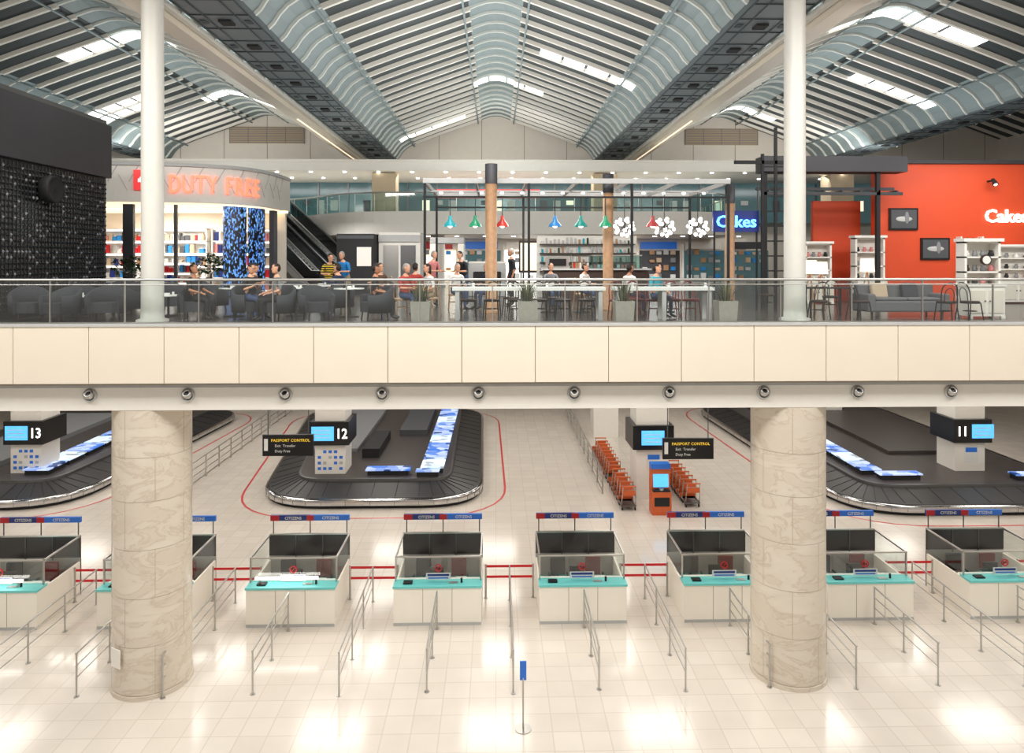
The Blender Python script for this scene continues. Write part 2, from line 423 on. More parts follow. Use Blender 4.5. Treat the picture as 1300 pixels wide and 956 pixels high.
b.box(-35.9,35.9,49.4,49.8,15.85,16.65,'offwhite'); b.build()
b=B('mezzanine_shopfront')
b.box(-35.9,35.9,48.3,48.5,MZ,15.24,'dglass')
for x in range(-34,36,2): b.box(x-.05,x+.05,48.22,48.3,MZ,15.24,'steeld')
for x in range(-33,34,4):
    for k in range(3): b.box(x+k*.9,x+k*.9+.5,48.24,48.29,MZ+.4+.4*((x+k)%3),MZ+1.5,'warmlit' if (x+k)%5==0 else ('lgrey' if k else 'dgrey'))
b.box(-4,3,48.2,48.29,14.2,14.8,'redsign'); b.build()
for x in (-6.7,6.6,21):
    b=B('mezzanine_column'); b.box(x-.7,x+.7,42.5,43.9,MZ,15.19,'beigec'); b.box(x-.75,x+.75,42.45,43.95,MZ,MZ+.15,'lgrey'); b.build()
b=B('wall_back_upper'); b.box(-36,36,49.9,50.3,UF,16.3,'offwhite'); b.build()
b=B('shopfront_row')
b.box(-8.5,16,45,45.2,UF,11.34,'offwhite')
x=-8
cols=['dglass','warmlit','dglass','litwhite','dglass','warmlit','charcoal','dglass']
i=0
while x<15:
    b.box(x,x+2.6,44.9,45,UF+.1,10.6,cols[i%8]); b.box(x-.1,x,44.8,45,UF,11,'white'); b.box(x+.1,x+2.4,44.85,44.95,10.7,11.15,['charcoal','red','blue','white'][i%4])
    for k in range(5):
        for j in range(4):
            if random.random()<.8: b.box(x+.2+k*.45,x+.5+k*.45,44.75,44.9,UF+.3+j*.5,UF+.3+j*.5+random.uniform(.15,.35),random.choice(['grey','lgrey','c_blue','wood','c_white','beigef']))
    x+=2.85; i+=1
for k in range(14): b.cyl((-7+k*1.6,40,11.32),(-7+k*1.6,40,11.345),.12,'bulb',n=10)
b.build()
for x in(-3.2,5.2):
    b=B('round_column'); b.cyl((x,39,UF),(x,39,11.34),.4,'white',n=24); b.cyl((x,39,UF),(x,39,UF+.15),.45,'lgrey',n=24); b.build()
# escalator
def escalator(off):
    b=B('escalator')
    A=Vector((-8.2,33.9,UF)); E=Vector((-13.6,39.9,MZ-.1)); d=Vector((E.x-A.x,E.y-A.y,0)).normalized(); s=Vector((-d.y,d.x,0)); s=-s
    A=A+s*off*1.7; E=E+s*off*1.7
    A0=A-d*1.3
    n=26
    for i in range(n):
        p=A.lerp(E,(i+.5)/n); L=(Vector((E.x-A.x,E.y-A.y,0)).length)/n
        b.rbox((p.x,p.y,p.z-.05),(.95,L*1.02,.22),'steeld' if i%2 else 'dgrey',rz=math.atan2(d.y,d.x)-math.pi/2)
    for sg in(-1,1):
        q=s*sg*.6
        pts=[A0+q,A+q,E+q]
        for i in range(2):
            a,c=pts[i],pts[i+1]
            b.add([a+Vector((0,0,-.35 if i else 0)),c+Vector((0,0,-.35 if i else 0)) ,c+Vector((0,0,.15)),a+Vector((0,0,.15))],[(0,1,2,3)],'lgrey')
            b.add([a+Vector((0,0,.15)),c+Vector((0,0,.15)),c+Vector((0,0,.85)),a+Vector((0,0,.85))],[(0,1,2,3)],'glassd')
        b.tube([A0+q+Vector((0,0,.1)),A0+q-d*.25+Vector((0,0,.5)),A0+q+Vector((0,0,.9)),A+q+Vector((0,0,.92)),E+q+Vector((0,0,.92))],.06,'black',8)
        b.tube([A0+q+Vector((0,0,.16)),A+q+Vector((0,0,.16)),E+q+Vector((0,0,.16))],.045,'steel',6)
    c0=[A+s*.6*k+Vector((0,0,-.0)) for k in(-1,1)]; c1=[E+s*.6*k+Vector((0,0,-.6)) for k in(-1,1)]
    b.add([c0[0],c0[1],c1[1],c1[0]],[(0,1,2,3)],'offwhite')
    b.build()
escalator(0); escalator(1)
# ------------------------------------------------------------ left black LED booth
b=B('black_bar_pavilion')
b.box(-17,-11.95,16.6,22,UF,12.5,'black'); b.box(-17.1,-11.8,16.5,22.05,12.5,14.1,'charcoal'); b.box(-17,-11.9,16.6,21.95,14.1,14.25,'steeld')
for i in range(38):
    yy=16.7+i*.14
    b.box(-11.95,-11.93,yy-.006,yy+.006,8.7,12.45,'steeld')
    for j in range(26):
        z=8.8+j*.14; w=.05
        m='bead' if random.random()<.85 else 'beadl'
        b.add([(-11.9,yy,z-w),(-11.9,yy,z+w),(-11.9,yy-w,z),(-11.9,yy+w,z),(-11.86,yy,z),(-11.94,yy,z)],[(0,3,4),(3,1,4),(1,2,4),(2,0,4),(3,0,5),(1,3,5),(2,1,5),(0,2,5)],m)
b.build()
b=B('round_loudspeaker'); b.T=TR((-11.62,18.9,11.85))@Matrix.Rotation(math.pi/2,4,'Y')
b.lathe((0,0,-.22),[(0,0),(.3,0),(.36,.05),(.37,.25),(.34,.3),(.3,.28),(.1,.24),(0,.27)],'blackm',28); b.build()
# ------------------------------------------------------------ duty free
dp=chaikin([(-19.5,27.6),(-17,27),(-15,26.8),(-13,26.95),(-11.5,27.3),(-10.1,28.1),(-9.45,29.5),(-9.35,31),(-9.35,32.4)],2)
cum=[0]
for i in range(1,len(dp)): cum.append(cum[-1]+(Vector(dp[i])-Vector(dp[i-1])).length)
def dpt(s_):
    for i in range(1,len(dp)):
        if s_<=cum[i]:
            t=(s_-cum[i-1])/(cum[i]-cum[i-1]); a=Vector(dp[i-1]);c=Vector(dp[i]); return a.lerp(c,t),math.atan2(c.y-a.y,c.x-a.x)
    return Vector(dp[-1]),math.pi/2
b=B('duty_free_shop')
poly=[tuple(p) for p in dp]+[(-19.5,32.4)]
b.prism(poly,12.2,13.62,'white')
b.prism([(p[0],p[1]) for p in inset(poly,-.08)],13.55,13.68,'lgrey'); 
b.prism([(p[0],p[1]) for p in inset(poly,.25)],12.1,12.2,'warmlit')
for k in range(34):
    p,a=dpt(.3+k*.38)
    b.rbox((p.x+math.sin(a)*.01,p.y-math.cos(a)*.01,12.9+.35*(k%2)),(.02,.02,.7),'lgrey',rz=a,ry=.5 if k%2 else -.5)
b.box(-19.5,-9.5,32.2,32.4,UF,12.1,'offwhite')
wid={'D':.5,'U':.5,'T':.46,'Y':.46,' ':.24,'F':.42,'R':.48,'E':.44}
s_=7.22
for k,ch in enumerate('DUTY FREE'):
    w_=wid[ch]*.9
    if ch!=' ':
        p,a=dpt(s_+w_/2)
        b.text(ch,1.0,'neonred',TR((p.x+math.sin(a)*.06,p.y-math.cos(a)*.06,12.54))@Matrix.Rotation(a,4,'Z'),.03,.62,bold=0.004)
    s_+=w_
p,a=dpt(6.4); b.rbox((p.x,p.y-.06,13.0),(.75,.08,.75),'redsign',rz=a)
b.text('shop',.26,'litwhite',TR((p.x,p.y-.12,12.92)),.01)
for st,en,m in((.0,.35,'lgrey'),(3.6,3.9,'lgrey'),(5.6,5.95,'charcoal'),(9.2,10.1,'led'),(10.4,11.2,'led'),(12.0,12.4,'charcoal'),(7.4,7.5,'steeld')):
    pts=[dpt(st+(en-st)*k/4)[0] for k in range(5)]
    for i in range(4):
        q,r=pts[i],pts[i+1]; a=math.atan2(r.y-q.y,r.x-q.x)
        b.rbox(((q.x+r.x)/2-math.sin(a)*.12,(q.y+r.y)/2+math.cos(a)*.12,(UF+12.1)/2),((r-q).length+.02,.2,12.1-UF),m,rz=a)
b.build()
def shelfunit(name,x0,x1,y,z1,rows,face=-1,dens=.9,base='white'):
    b=B(name); b.box(x0,x1,y,y+.05,UF,z1,base); b.box(x0,x0+.05,y-.4,y,UF,z1,base); b.box(x1-.05,x1,y-.4,y,UF,z1,base)
    for r in range(rows+1):
        z=UF+.1+(z1-UF-.15)*r/rows; b.box(x0,x1,y-.4,y,z,z+.04,base)
        if r<rows:
            x=x0+.1; hmax=(z1-UF)/rows-.1
            while x<x1-.2:
                w=random.uniform(.08,.2)
                if random.random()<dens: b.box(x,x+w,y-.3,y-.1,z+.04,z+.04+random.uniform(.4,.9)*hmax,random.choice(['red','c_blue','beigef','dgrey','wood','grey','c_pink','c_white','navy','lgrey']))
                x+=w+.03
        b.box(x0+.05,x1-.05,y-.02,y-.005,z-.06,z,'litwhite')
    b.build()
shelfunit('perfume_shelf',-18,-15.6,32.1,11.4,5); shelfunit('perfume_shelf',-15.2,-12.8,32.1,11.4,5); shelfunit('perfume_shelf',-12.6,-9.9,32.1,11.4,5)
shelfunit('display_gondola',-14.5,-12.6,30.0,9.9,3)
def ficus(x,y):
    b=B('potted_plant'); b.lathe((0,0,0),[(0,0),(.2,0),(.27,.45),(.3,.5),(.25,.5),(.24,.42),(0,.42)],'blackm',16)
    b.cyl((0,0,.42),(.02,0,1.0),.03,'woodd')
    for k in range(190):
        th=random.uniform(0,6.28); ph=random.uniform(-.7,1.4); r=random.uniform(.25,.6)
        c=Vector((math.cos(th)*math.cos(ph)*r,math.sin(th)*math.cos(ph)*r,1.15+math.sin(ph)*r*.8))
        t=Vector((random.uniform(-1,1),random.uniform(-1,1),random.uniform(-.5,1))).normalized()*.18; s_=t.cross(Vector((0,0,1))).normalized()*.06
        b.add([c,c+t*.5+s_,c+t,c+t*.5-s_],[(0,1,2,3)],'leaf')
    b.build((x,y,UF))
ficus(-12.9,25.2); ficus(-10.2,25.6)
# ------------------------------------------------------------ cafe pergola
b=B('cafe_pergola')
for x in(-2.0,.93,3.85,6.6):
    for y in (20.0,24.0):
        b.box(x-.035,x+.035,y-.035,y+.035,UF,12.3,'blackm')
for y in(20,24): b.box(-2.05,6.65,y-.05,y+.05,12.16,12.3,'lgrey'); b.box(-2.05,6.65,y-.03,y+.03,11.75,11.8,'blackm')
for k in range(7): x=-2+k*1.433; b.box(x-.03,x+.03,20,24,12.15,12.27,'lgrey')
b.box(-2,6.6,21.9,22.1,12.1,12.15,'lgrey')
for k in range(14): b.cyl((-1.7+k*.63,22,12.05),(-1.7+k*.63,22,12.1),.05,'bulb',n=8)
b.build()
for x,y,zt,r in((-.13,19.6,12.65,.16),(3.27,20.6,12.5,.15),(6.85,20.6,12.2,.13)):
    b=B('wooden_post'); b.lathe((x,y,UF),[(r+.06,0),(r+.06,.06),(r,.08),(r,zt-UF-.55)],'wood',20); b.lathe((x,y,UF),[(r+.01,zt-UF-.55),(r+.01,zt-UF),(0,zt-UF)],'charcoal',20); b.build()
for x,c in((-1.29,(40,150,160)),(-.58,(40,140,100)),(.18,(190,60,50)),(1.67,(50,120,180)),(2.4,(30,130,120)),(3.1,(40,140,100)),(4.44,(160,60,60))):
    m=mat('enamel_shade',c,.3,emit=c,es=.15)
    b=B('pendant_lamp'); b.lathe((0,0,0),[(.19,-.16),(.17,-.1),(.08,.0),(.05,.06),(.05,.14),(.0,.15)],m,20); b.ell((0,0,-.12),.075,'bulb',10,6); b.cyl((0,0,.14),(0,0,.64),.012,'blackm',n=6)
    b.build((x,20.0,11.1))
for x in(4.0,5.25,6.3):
    b=B('globe_chandelier'); 
    for k in range(22):
        ph=math.acos(1-2*(k+.5)/22); th=k*2.4
        p=(.3*math.sin(ph)*math.cos(th),.3*math.sin(ph)*math.sin(th),.27*math.cos(ph)); b.ell(p,.055,'bulb',8,6); b.cyl((0,0,0),p,.008,'blackm',n=5)
    b.cyl((0,0,0),(0,0,1.07),.012,'blackm',n=6); b.build((x,22.0,11.02))
# cafe counter
b=B('cafe_counter')
b.box(1.7,5.4,25,25.9,UF,UF+1.1,'woodd'); b.box(1.6,5.5,24.9,26,UF+1.1,UF+1.16,'lgrey')
b.box(3.4,5.2,25.1,25.8,UF+1.16,UF+1.6,'glasst'); b.box(3.4,5.2,25.1,25.8,UF+1.6,UF+1.64,'steel')
b.box(1.8,2.6,25.2,25.7,UF+1.16,UF+1.6,'steel'); b.box(1.9,2.5,25.15,25.2,UF+1.25,UF+1.5,'black')
for k in range(9): b.cyl((2.75+k*.07,25.4,UF+1.16),(2.75+k*.07,25.4,UF+1.36),.03,random.choice(['c_white','red','wood']),n=8)
for k in range(12): b.box(3.5+k*.14,3.6+k*.14,25.3,25.5,UF+1.17,UF+1.3,random.choice(['wood','c_pink','c_white','woodd']))
b.box(1.6,5.5,27.6,27.8,UF,UF+2.4,'white'); 
for r in range(4):
    b.box(1.7,5.4,27.3,27.6,UF+1.0+r*.35,UF+1.03+r*.35,'woodd')
    for k in range(22): b.cyl((1.8+k*.16,27.45,UF+1.03+r*.35),(1.8+k*.16,27.45,UF+1.03+r*.35+random.uniform(.1,.26)),.04,random.choice(['c_white','lgrey','c_turq','leaf','wood','lgrey']),n=7)
b.build()
b=B('neon_cafe_sign'); b.box(6.6,8.0,21.4,21.5,10.85,11.5,'navy'); b.text('Cakes',.5,'neonblue',TR((7.3,21.37,11.0)),.03)
b.cyl((6.65,21.45,UF),(6.65,21.45,11.5),.03,'blackm'); b.cyl((7.95,21.45,UF),(7.95,21.45,11.5),.03,'blackm'); b.build()
b=B('information_kiosk')
b.box(-6.7,-5.15,30,32,UF,11.1,'blackm'); b.box(-5.85,-5.25,29.96,30,UF+1.2,UF+2.0,'white'); b.box(-6.7,-5.15,29.97,30,UF+2.35,UF+2.5,'dgrey')
b.build()
b=B('lift_lobby'); b.box(-5.1,-3.3,31,33,UF,11.2,'white'); b.box(-4.9,-4.25,30.96,31,UF,UF+2.1,'steel'); b.box(-4.15,-3.5,30.96,31,UF,UF+2.1,'steeld'); b.box(-5.1,-3.3,30.9,31,UF+2.25,UF+2.55,'lgrey'); b.build()
b=B('security_scanner')
b.box(-2.6,-2.35,28,29,UF,UF+2.1,'white');b.box(-1.5,-1.25,28,29,UF,UF+2.1,'white');b.box(-2.6,-1.25,28,29,UF+2.1,UF+2.35,'lgrey'); b.box(-1.1,.4,28.2,29.2,UF,UF+1.3,'lgrey'); b.box(-.9,.2,28.1,28.25,UF+.4,UF+1.0,'blackm'); b.box(-1.1,.4,28.2,29.2,UF+1.3,UF+1.4,'white'); b.build(bevel=.04)
b=B('menu_board'); b.box(1.0,1.9,30.9,31,UF+.9,UF+2.3,'woodd'); b.box(1.07,1.83,30.87,30.9,UF+1.0,UF+2.2,'warmlit'); b.cyl((1.1,31,UF),(1.1,31,UF+1),.03,'blackm'); b.cyl((1.8,31,UF),(1.8,31,UF+1),.03,'blackm'); b.build()
# ------------------------------------------------------------ right cafe
b=B('wall_cafe_orange')
b.box(13.0,22,24,24.3,UF,13.3,'orange'); b.box(12.9,22.1,23.9,24.4,13.3,13.42,'charcoal')
b.box(11.3,13.0,25,25.2,UF,12.1,'orange'); b.build()
b=B('cafe_steel_canopy')
b.box(8.6,13.3,22.6,23.3,12.85,13.35,'charcoal'); b.box(8.6,13.2,22.7,22.8,12.1,12.2,'charcoal')
for x in(8.7,9.4,12.4): b.box(x-.06,x+.06,22.7,22.82,UF,12.9,'blackm')
for x in(8.05,8.45,8.95): b.box(x-.04,x+.04,21.2,21.28,UF,14.0 if x==8.45 else 13.2,'blackm')
for k in range(9): b.box(8.0,9.0,21.22,21.26,9.2+k*.45,9.24+k*.45,'blackm')
b.box(7.2,9.1,21.2,21.3,12.9,13.0,'blackm'); b.box(8.6,13.2,23.2,23.3,12.3,12.4,'charcoal')
for k in range(8): b.box(8.8+k*.6,8.86+k*.6,22.7,23.3,12.2,12.26,'charcoal')
b.build()
b=B('cafe_wall_lettering'); b.text('Cakes&Bakes',.62,'litwhite',TR((16.78,23.97,11.3)),.03,align='LEFT'); b.build()
def picture(x,z,w,h):
    b=B('framed_picture'); b.box(x-w/2,x+w/2,23.94,23.999,z-h/2,z+h/2,'black'); b.box(x-w/2+.06,x+w/2-.06,23.93,23.94,z-h/2+.06,z+h/2-.06,'dgrey')
    b.ell((x,23.93,z),(w*.3,.01,h*.12),'lgrey'); b.ell((x+.1,23.925,z+.04),(w*.08,.01,h*.28),'grey'); b.build()
picture(13.95,11.4,1.0,.75); picture(15.05,10.38,1.0,.75)
b=B('wall_spotlight'); b.cyl((16.9,24,12.7),(16.9,23.7,12.7),.03,'blackm'); b.cyl((16.9,23.75,12.75),(16.9,23.6,12.55),.05,'blackm',r1=.09); b.ell((16.9,23.62,12.57),.06,'bulb'); b.build()
def dresser(name,x,y,w,h,lowh,zb=UF):
    b=B(name); hw=w/2
    b.box(-hw,hw,-.25,.25,.06,lowh,'white'); b.box(-hw-.03,hw+.03,-.28,.28,lowh,lowh+.05,'white'); b.box(-hw,hw,.2,.24,lowh,h,'white')
    for s_ in(-1,1): b.box(s_*hw-.03*s_-.03,s_*hw-.03*s_+.03,-.1,.2,lowh,h,'white')
    for k in range(3): z=lowh+(h-lowh)*(k+1)/3; b.box(-hw,hw,-.1,.22,z-.04,z,'white')
    b.box(-hw-.05,hw+.05,-.16,.25,h,h+.08,'white'); 
    for sx in(-1,1):
        b.box(sx*hw/2-hw/2+.05,sx*hw/2+hw/2-.05,-.27,-.25,.14,lowh-.1,'offwhite'); b.ell((sx*.06,-.29,lowh*.55),.02,'steeld')
    b.box(-hw+.02,-hw+.1,-.27,-.2,0,.06,'white'); b.box(hw-.1,hw,-.27,-.2,0,.06,'white'); b.box(-hw,-hw+.08,.17,.25,0,.06,'white'); b.box(hw-.08,hw,.17,.25,0,.06,'white')
    for r in range(3):
        z=lowh+.05+(h-lowh)*r/3 if r==0 else lowh+(h-lowh)*r/3
        for k in range(4):
            xx=-hw+.15+k*(w-.3)/3
            b.lathe((xx,.05,z),[(0,0),(.05,0),(.07,.06),(.04,.12),(.05,.16)],random.choice(['c_white','grey','woodd','c_pink','blackm']),10)
    b.build((x,y,zb))
dresser('kitchen_dresser',12.2,17.6,.92,1.92,.8); dresser('kitchen_dresser',12.5,23.5,1.0,2.2,.8); dresser('bookcase_white',17.4,23.5,1.3,1.9,.8); dresser('bookcase_white',10.8,23.6,.9,2.0,.7)
b=B('mantel_clock'); b.cyl((12.2,17.42,10.0),(12.2,17.36,10.0),.13,'woodd',n=24); b.cyl((12.2,17.36,10.0),(12.2,17.35,10.0),.1,'c_white',n=24); b.build()
b=B('wall_shelf_unit'); b.box(15.8,16.6,23.7,24,10.4,10.46,'white'); b.box(15.8,16.6,23.7,24,9.9,9.96,'white')
for k in range(4): b.lathe((15.9+k*.2,23.85,10.46),[(0,0),(.06,0),(.04,.2),(.02,.3)],'woodd',10); b.lathe((15.9+k*.2,23.85,9.96),[(0,0),(.07,0),(.07,.2)],'c_white',10)
b.box(15.8,15.85,23.75,24,9.6,10.8,'white'); b.box(16.55,16.6,23.75,24,9.6,10.8,'white'); b.build()
def floorlamp(x,y,h=1.5):
    b=B('floor_lamp')
    for k in range(3): t=k*2.094+.5; b.cyl((math.cos(t)*.25,math.sin(t)*.25,0),(0,0,h-.35),.015,'wood',n=6)
    b.lathe((0,0,h-.38),[(.2,0),(.17,.38)],'warmlit',20); b.lathe((0,0,h-.38),[(.17,.38),(0,.38)],'warmlit',20); b.build((x,y,UF))
floorlamp(10.7,20.2,1.5); floorlamp(8.95,20,1.45); floorlamp(10.2,22.0,1.4)
# ------------------------------------------------------------ furniture
def m_armchair():
    b=B('tub_armchair'); n=18; R=.36
    b.prism(chaikin([(-.3,-.34),(.3,-.34),(.33,.2),(.18,.33),(-.18,.33),(-.33,.2)],2,True),.2,.44,'darkf')
    rings=[]
    for i in range(n+1):
        t=math.radians(-40+260*i/n); c,s_=math.cos(t),math.sin(t); h=.62+.22*max(0,math.sin(t))
        rings.append([(c*R,s_*R,.18),(c*(R+.07),s_*(R+.07),.18),(c*(R+.09),s_*(R+.09),h-.03),(c*(R+.045),s_*(R+.045),h),(c*R,s_*R,h-.03)])
    b.loft(rings,'darkf',True); b.add(rings[0],[(0,1,2,3,4)],'darkf'); b.add(rings[-1],[(4,3,2,1,0)],'darkf')
    for x in(-.25,.25):
        for y in(-.27,.25): b.cyl((x,y,0),(x*.9,y*.9,.2),.018,'blackm',n=6)
    return b.mesh()
def m_chair(m,seat):
    b=B('bentwood_chair')
    b.lathe((0,0,.43),[(0,0),(.2,0),(.22,.015),(.2,.035),(0,.04)],seat,20); b.tube([(.2*math.cos(t/16*6.283),.2*math.sin(t/16*6.283),.42) for t in range(16)],.015,m,6,True)
    for x in(-.16,.16): b.tube([(x*1.25,-.2,0),(x,-.15,.43)],.015,m,6)
    pts=[(-.2,.24,0),(-.17,.17,.43),(-.18,.22,.7),(-.14,.26,.85),(0,.28,.92),(.14,.26,.85),(.18,.22,.7),(.17,.17,.43),(.2,.24,0)]
    b.tube(chaikin(pts,1),.015,m,6)
    b.tube(chaikin([(-.1,.18,.45),(-.1,.22,.7),(0,.26,.8),(.1,.22,.7),(.1,.18,.45)],1),.011,m,6)
    b.tube([(.15*math.cos(t/12*6.283),.15*math.sin(t/12*6.283),.22) for t in range(12)],.009,m,5,True)
    return b.mesh()
def m_table(r,h,m,top):
    b=B('round_table'); b.lathe((0,0,0),[(0,0),(.26,0),(.25,.02),(.04,.04),(.03,.06),(.03,h-.04),(.08,h-.03)],m,20); b.lathe((0,0,h-.03),[(0,0),(r,0),(r,.03),(0,.03)],top,28)
    b.cyl((.1,.05,h),(.1,.05,h+.08),.03,'c_white',n=10); b.cyl((-.12,-.05,h),(-.12,-.05,h+.1),.03,'glassd',n=10); b.box(-.05,.08,-.15,-.08,h,h+.06,'c_white')
    return b.mesh()
MA=m_armchair(); CD=m_chair('blackm','woodd'); CR=m_chair('redwood','redwood'); CB=m_chair('wood','beigef')
TD=m_table(.38,.74,'blackm','blackm'); TW=m_table(.38,.74,'blackm','c_white'); TL=m_table(.4,.55,'blackm','c_white')
for x,y,r in((-11.2,17.3,.6),(-10.35,17.1,-.3),(-9.7,18.9,2.6),(-9.4,17.3,.3),(-7.35,17.6,.3),(-6.05,17.6,.9),(-5.3,17.3,-.6),(-6.6,19.5,2.5),(-4.3,19.4,-2.4),(-2.95,17.4,-1.1),(-11.0,19.4,3.0),(-8.0,20.2,2.9),(-10.3,20.6,.2),(-4.35,17.3,.5),(-8.9,19.7,.6),(-5.9,20.8,.2),(-9.2,21.6,-.6),(-11.1,21.3,.4),(-3.5,21.9,.1)):
    place('tub_armchair',MA,(x,y,UF),r)
for x,y,t in((-10.6,18.2,TL),(-8.5,18.6,TL),(-6.75,18.45,TW),(-3.75,18.2,TW),(-5.2,18.6,TW),(-4.95,20.2,TW),(-7.3,21.2,TL)): place('round_table',t,(x,y,UF))
for x,y,r in((-2.45,18.6,.4),(-1.75,18.9,-.5),(-2.35,20.7,2.9),(-1.2,21,.1)): place('cushioned_chair',CB,(x,y,UF),r)
def longtable(x0,x1,y):
    b=B('communal_table'); b.box(x0,x1,y-.28,y+.28,UF+.72,UF+.8,'c_white')
    for x in(x0+.12,x1-.12,(x0+x1)/2):
        b.box(x-.05,x+.05,y-.25,y-.2,UF,UF+.72,'lgrey'); b.box(x-.05,x+.05,y+.2,y+.25,UF,UF+.72,'lgrey')
    for k in range(3): xx=x0+.5+k*.9; b.cyl((xx,y,UF+.8),(xx,y,UF+.9),.035,'c_white',n=10)
    b.build()
longtable(-1.05,2.65,17.32); longtable(2.85,5.3,17.32)
for k in range(6): place('bentwood_chair',CD,(-.7+k*.6,18.0,UF),.0+random.uniform(-.15,.15))
for k in range(5): place('bentwood_chair',CR,(3.1+k*.47,18.0,UF),random.uniform(-.15,.15))
for x in(.4,1.6,2.6,3.6,4.6): place('bentwood_chair',CD if x<3 else CR,(x,19.0,UF),math.pi+random.uniform(-.3,.3)); 
for x in(1.5,2.4,4.75): place('round_table',TD,(x,19.75,UF))
for x,y,r in((8.0,17.4,-.8),(8.95,17.25,.4),(10.95,17.0,2.9),(11.5,16.95,.1),(9.3,19.5,2.8),(8.2,19.1,3.0),(7.9,20.5,.3)): place('bentwood_chair',CD,(x,y,UF),r)
b=B('cafe_table'); b.box(-.6,.6,-.35,.35,.72,.75,'blackm')
for x in(-.52,.52):
    for y in(-.28,.28): b.box(x-.02,x+.02,y-.02,y+.02,0,.72,'blackm')
b.cyl((.1,0,.75),(.1,0,.85),.035,'c_white'); b.build((8.6,18.3,UF))
b=B('sofa')
b.box(-1.0,1.0,-.4,.4,.14,.42,'greyf'); b.box(-1.0,1.0,.2,.45,.4,.82,'greyf'); b.box(-1.05,-.85,-.42,.42,.14,.6,'greyf'); b.box(.85,1.05,-.42,.42,.14,.6,'greyf')
b.box(-.84,-.01,-.38,.2,.42,.5,'greyf'); b.box(.01,.84,-.38,.2,.42,.5,'greyf')
b.rbox((-.5,.12,.66),(.42,.14,.4),'beigef',rx=-.25); b.rbox((.3,.12,.66),(.42,.14,.4),'darkf',rx=-.25)
for x in(-.9,.9):
    for y in(-.32,.35): b.cyl((x,y,0),(x,y,.15),.025,'woodd')
b.build((10.45,18.1,UF),0,.04)
def planter(x,y):
    b=B('planter_box'); b.add([(-.2,-.2,0),(.2,-.2,0),(.2,.2,0),(-.2,.2,0),(-.23,-.23,.5),(.23,-.23,.5),(.23,.23,.5),(-.23,.23,.5),(-.19,-.19,.5),(.19,-.19,.5),(.19,.19,.5),(-.19,.19,.5),(-.19,-.19,.44),(.19,-.19,.44),(.19,.19,.44),(-.19,.19,.44)],
      [(3,2,1,0),(0,1,5,4),(1,2,6,5),(2,3,7,6),(3,0,4,7),(4,5,9,8),(5,6,10,9),(6,7,11,10),(7,4,8,11),(8,9,13,12),(9,10,14,13),(10,11,15,14),(11,8,12,15),(12,13,14,15)],'concrete')
    for k in range(120):
        a=random.uniform(0,6.28); r=random.uniform(0,.14); h=random.uniform(.3,.6); l=random.uniform(.05,.38)
        p=Vector((math.cos(a)*r,math.sin(a)*r,.43)); q=p+Vector((math.cos(a)*l*.4,math.sin(a)*l*.4,h*.7)); e=p+Vector((math.cos(a)*l,math.sin(a)*l,h)); s_=Vector((-math.sin(a),math.cos(a),0))*.01
        if abs(e.y)<.24: b.add([p-s_,p+s_,q+s_,q-s_,e],[(0,1,2,3),(3,2,4)],random.choice(['grass','leaf','grass']))
    b.build((x,y,UF))
for x in(-1.75,.74,3.0,5.42): planter(x,16.62)
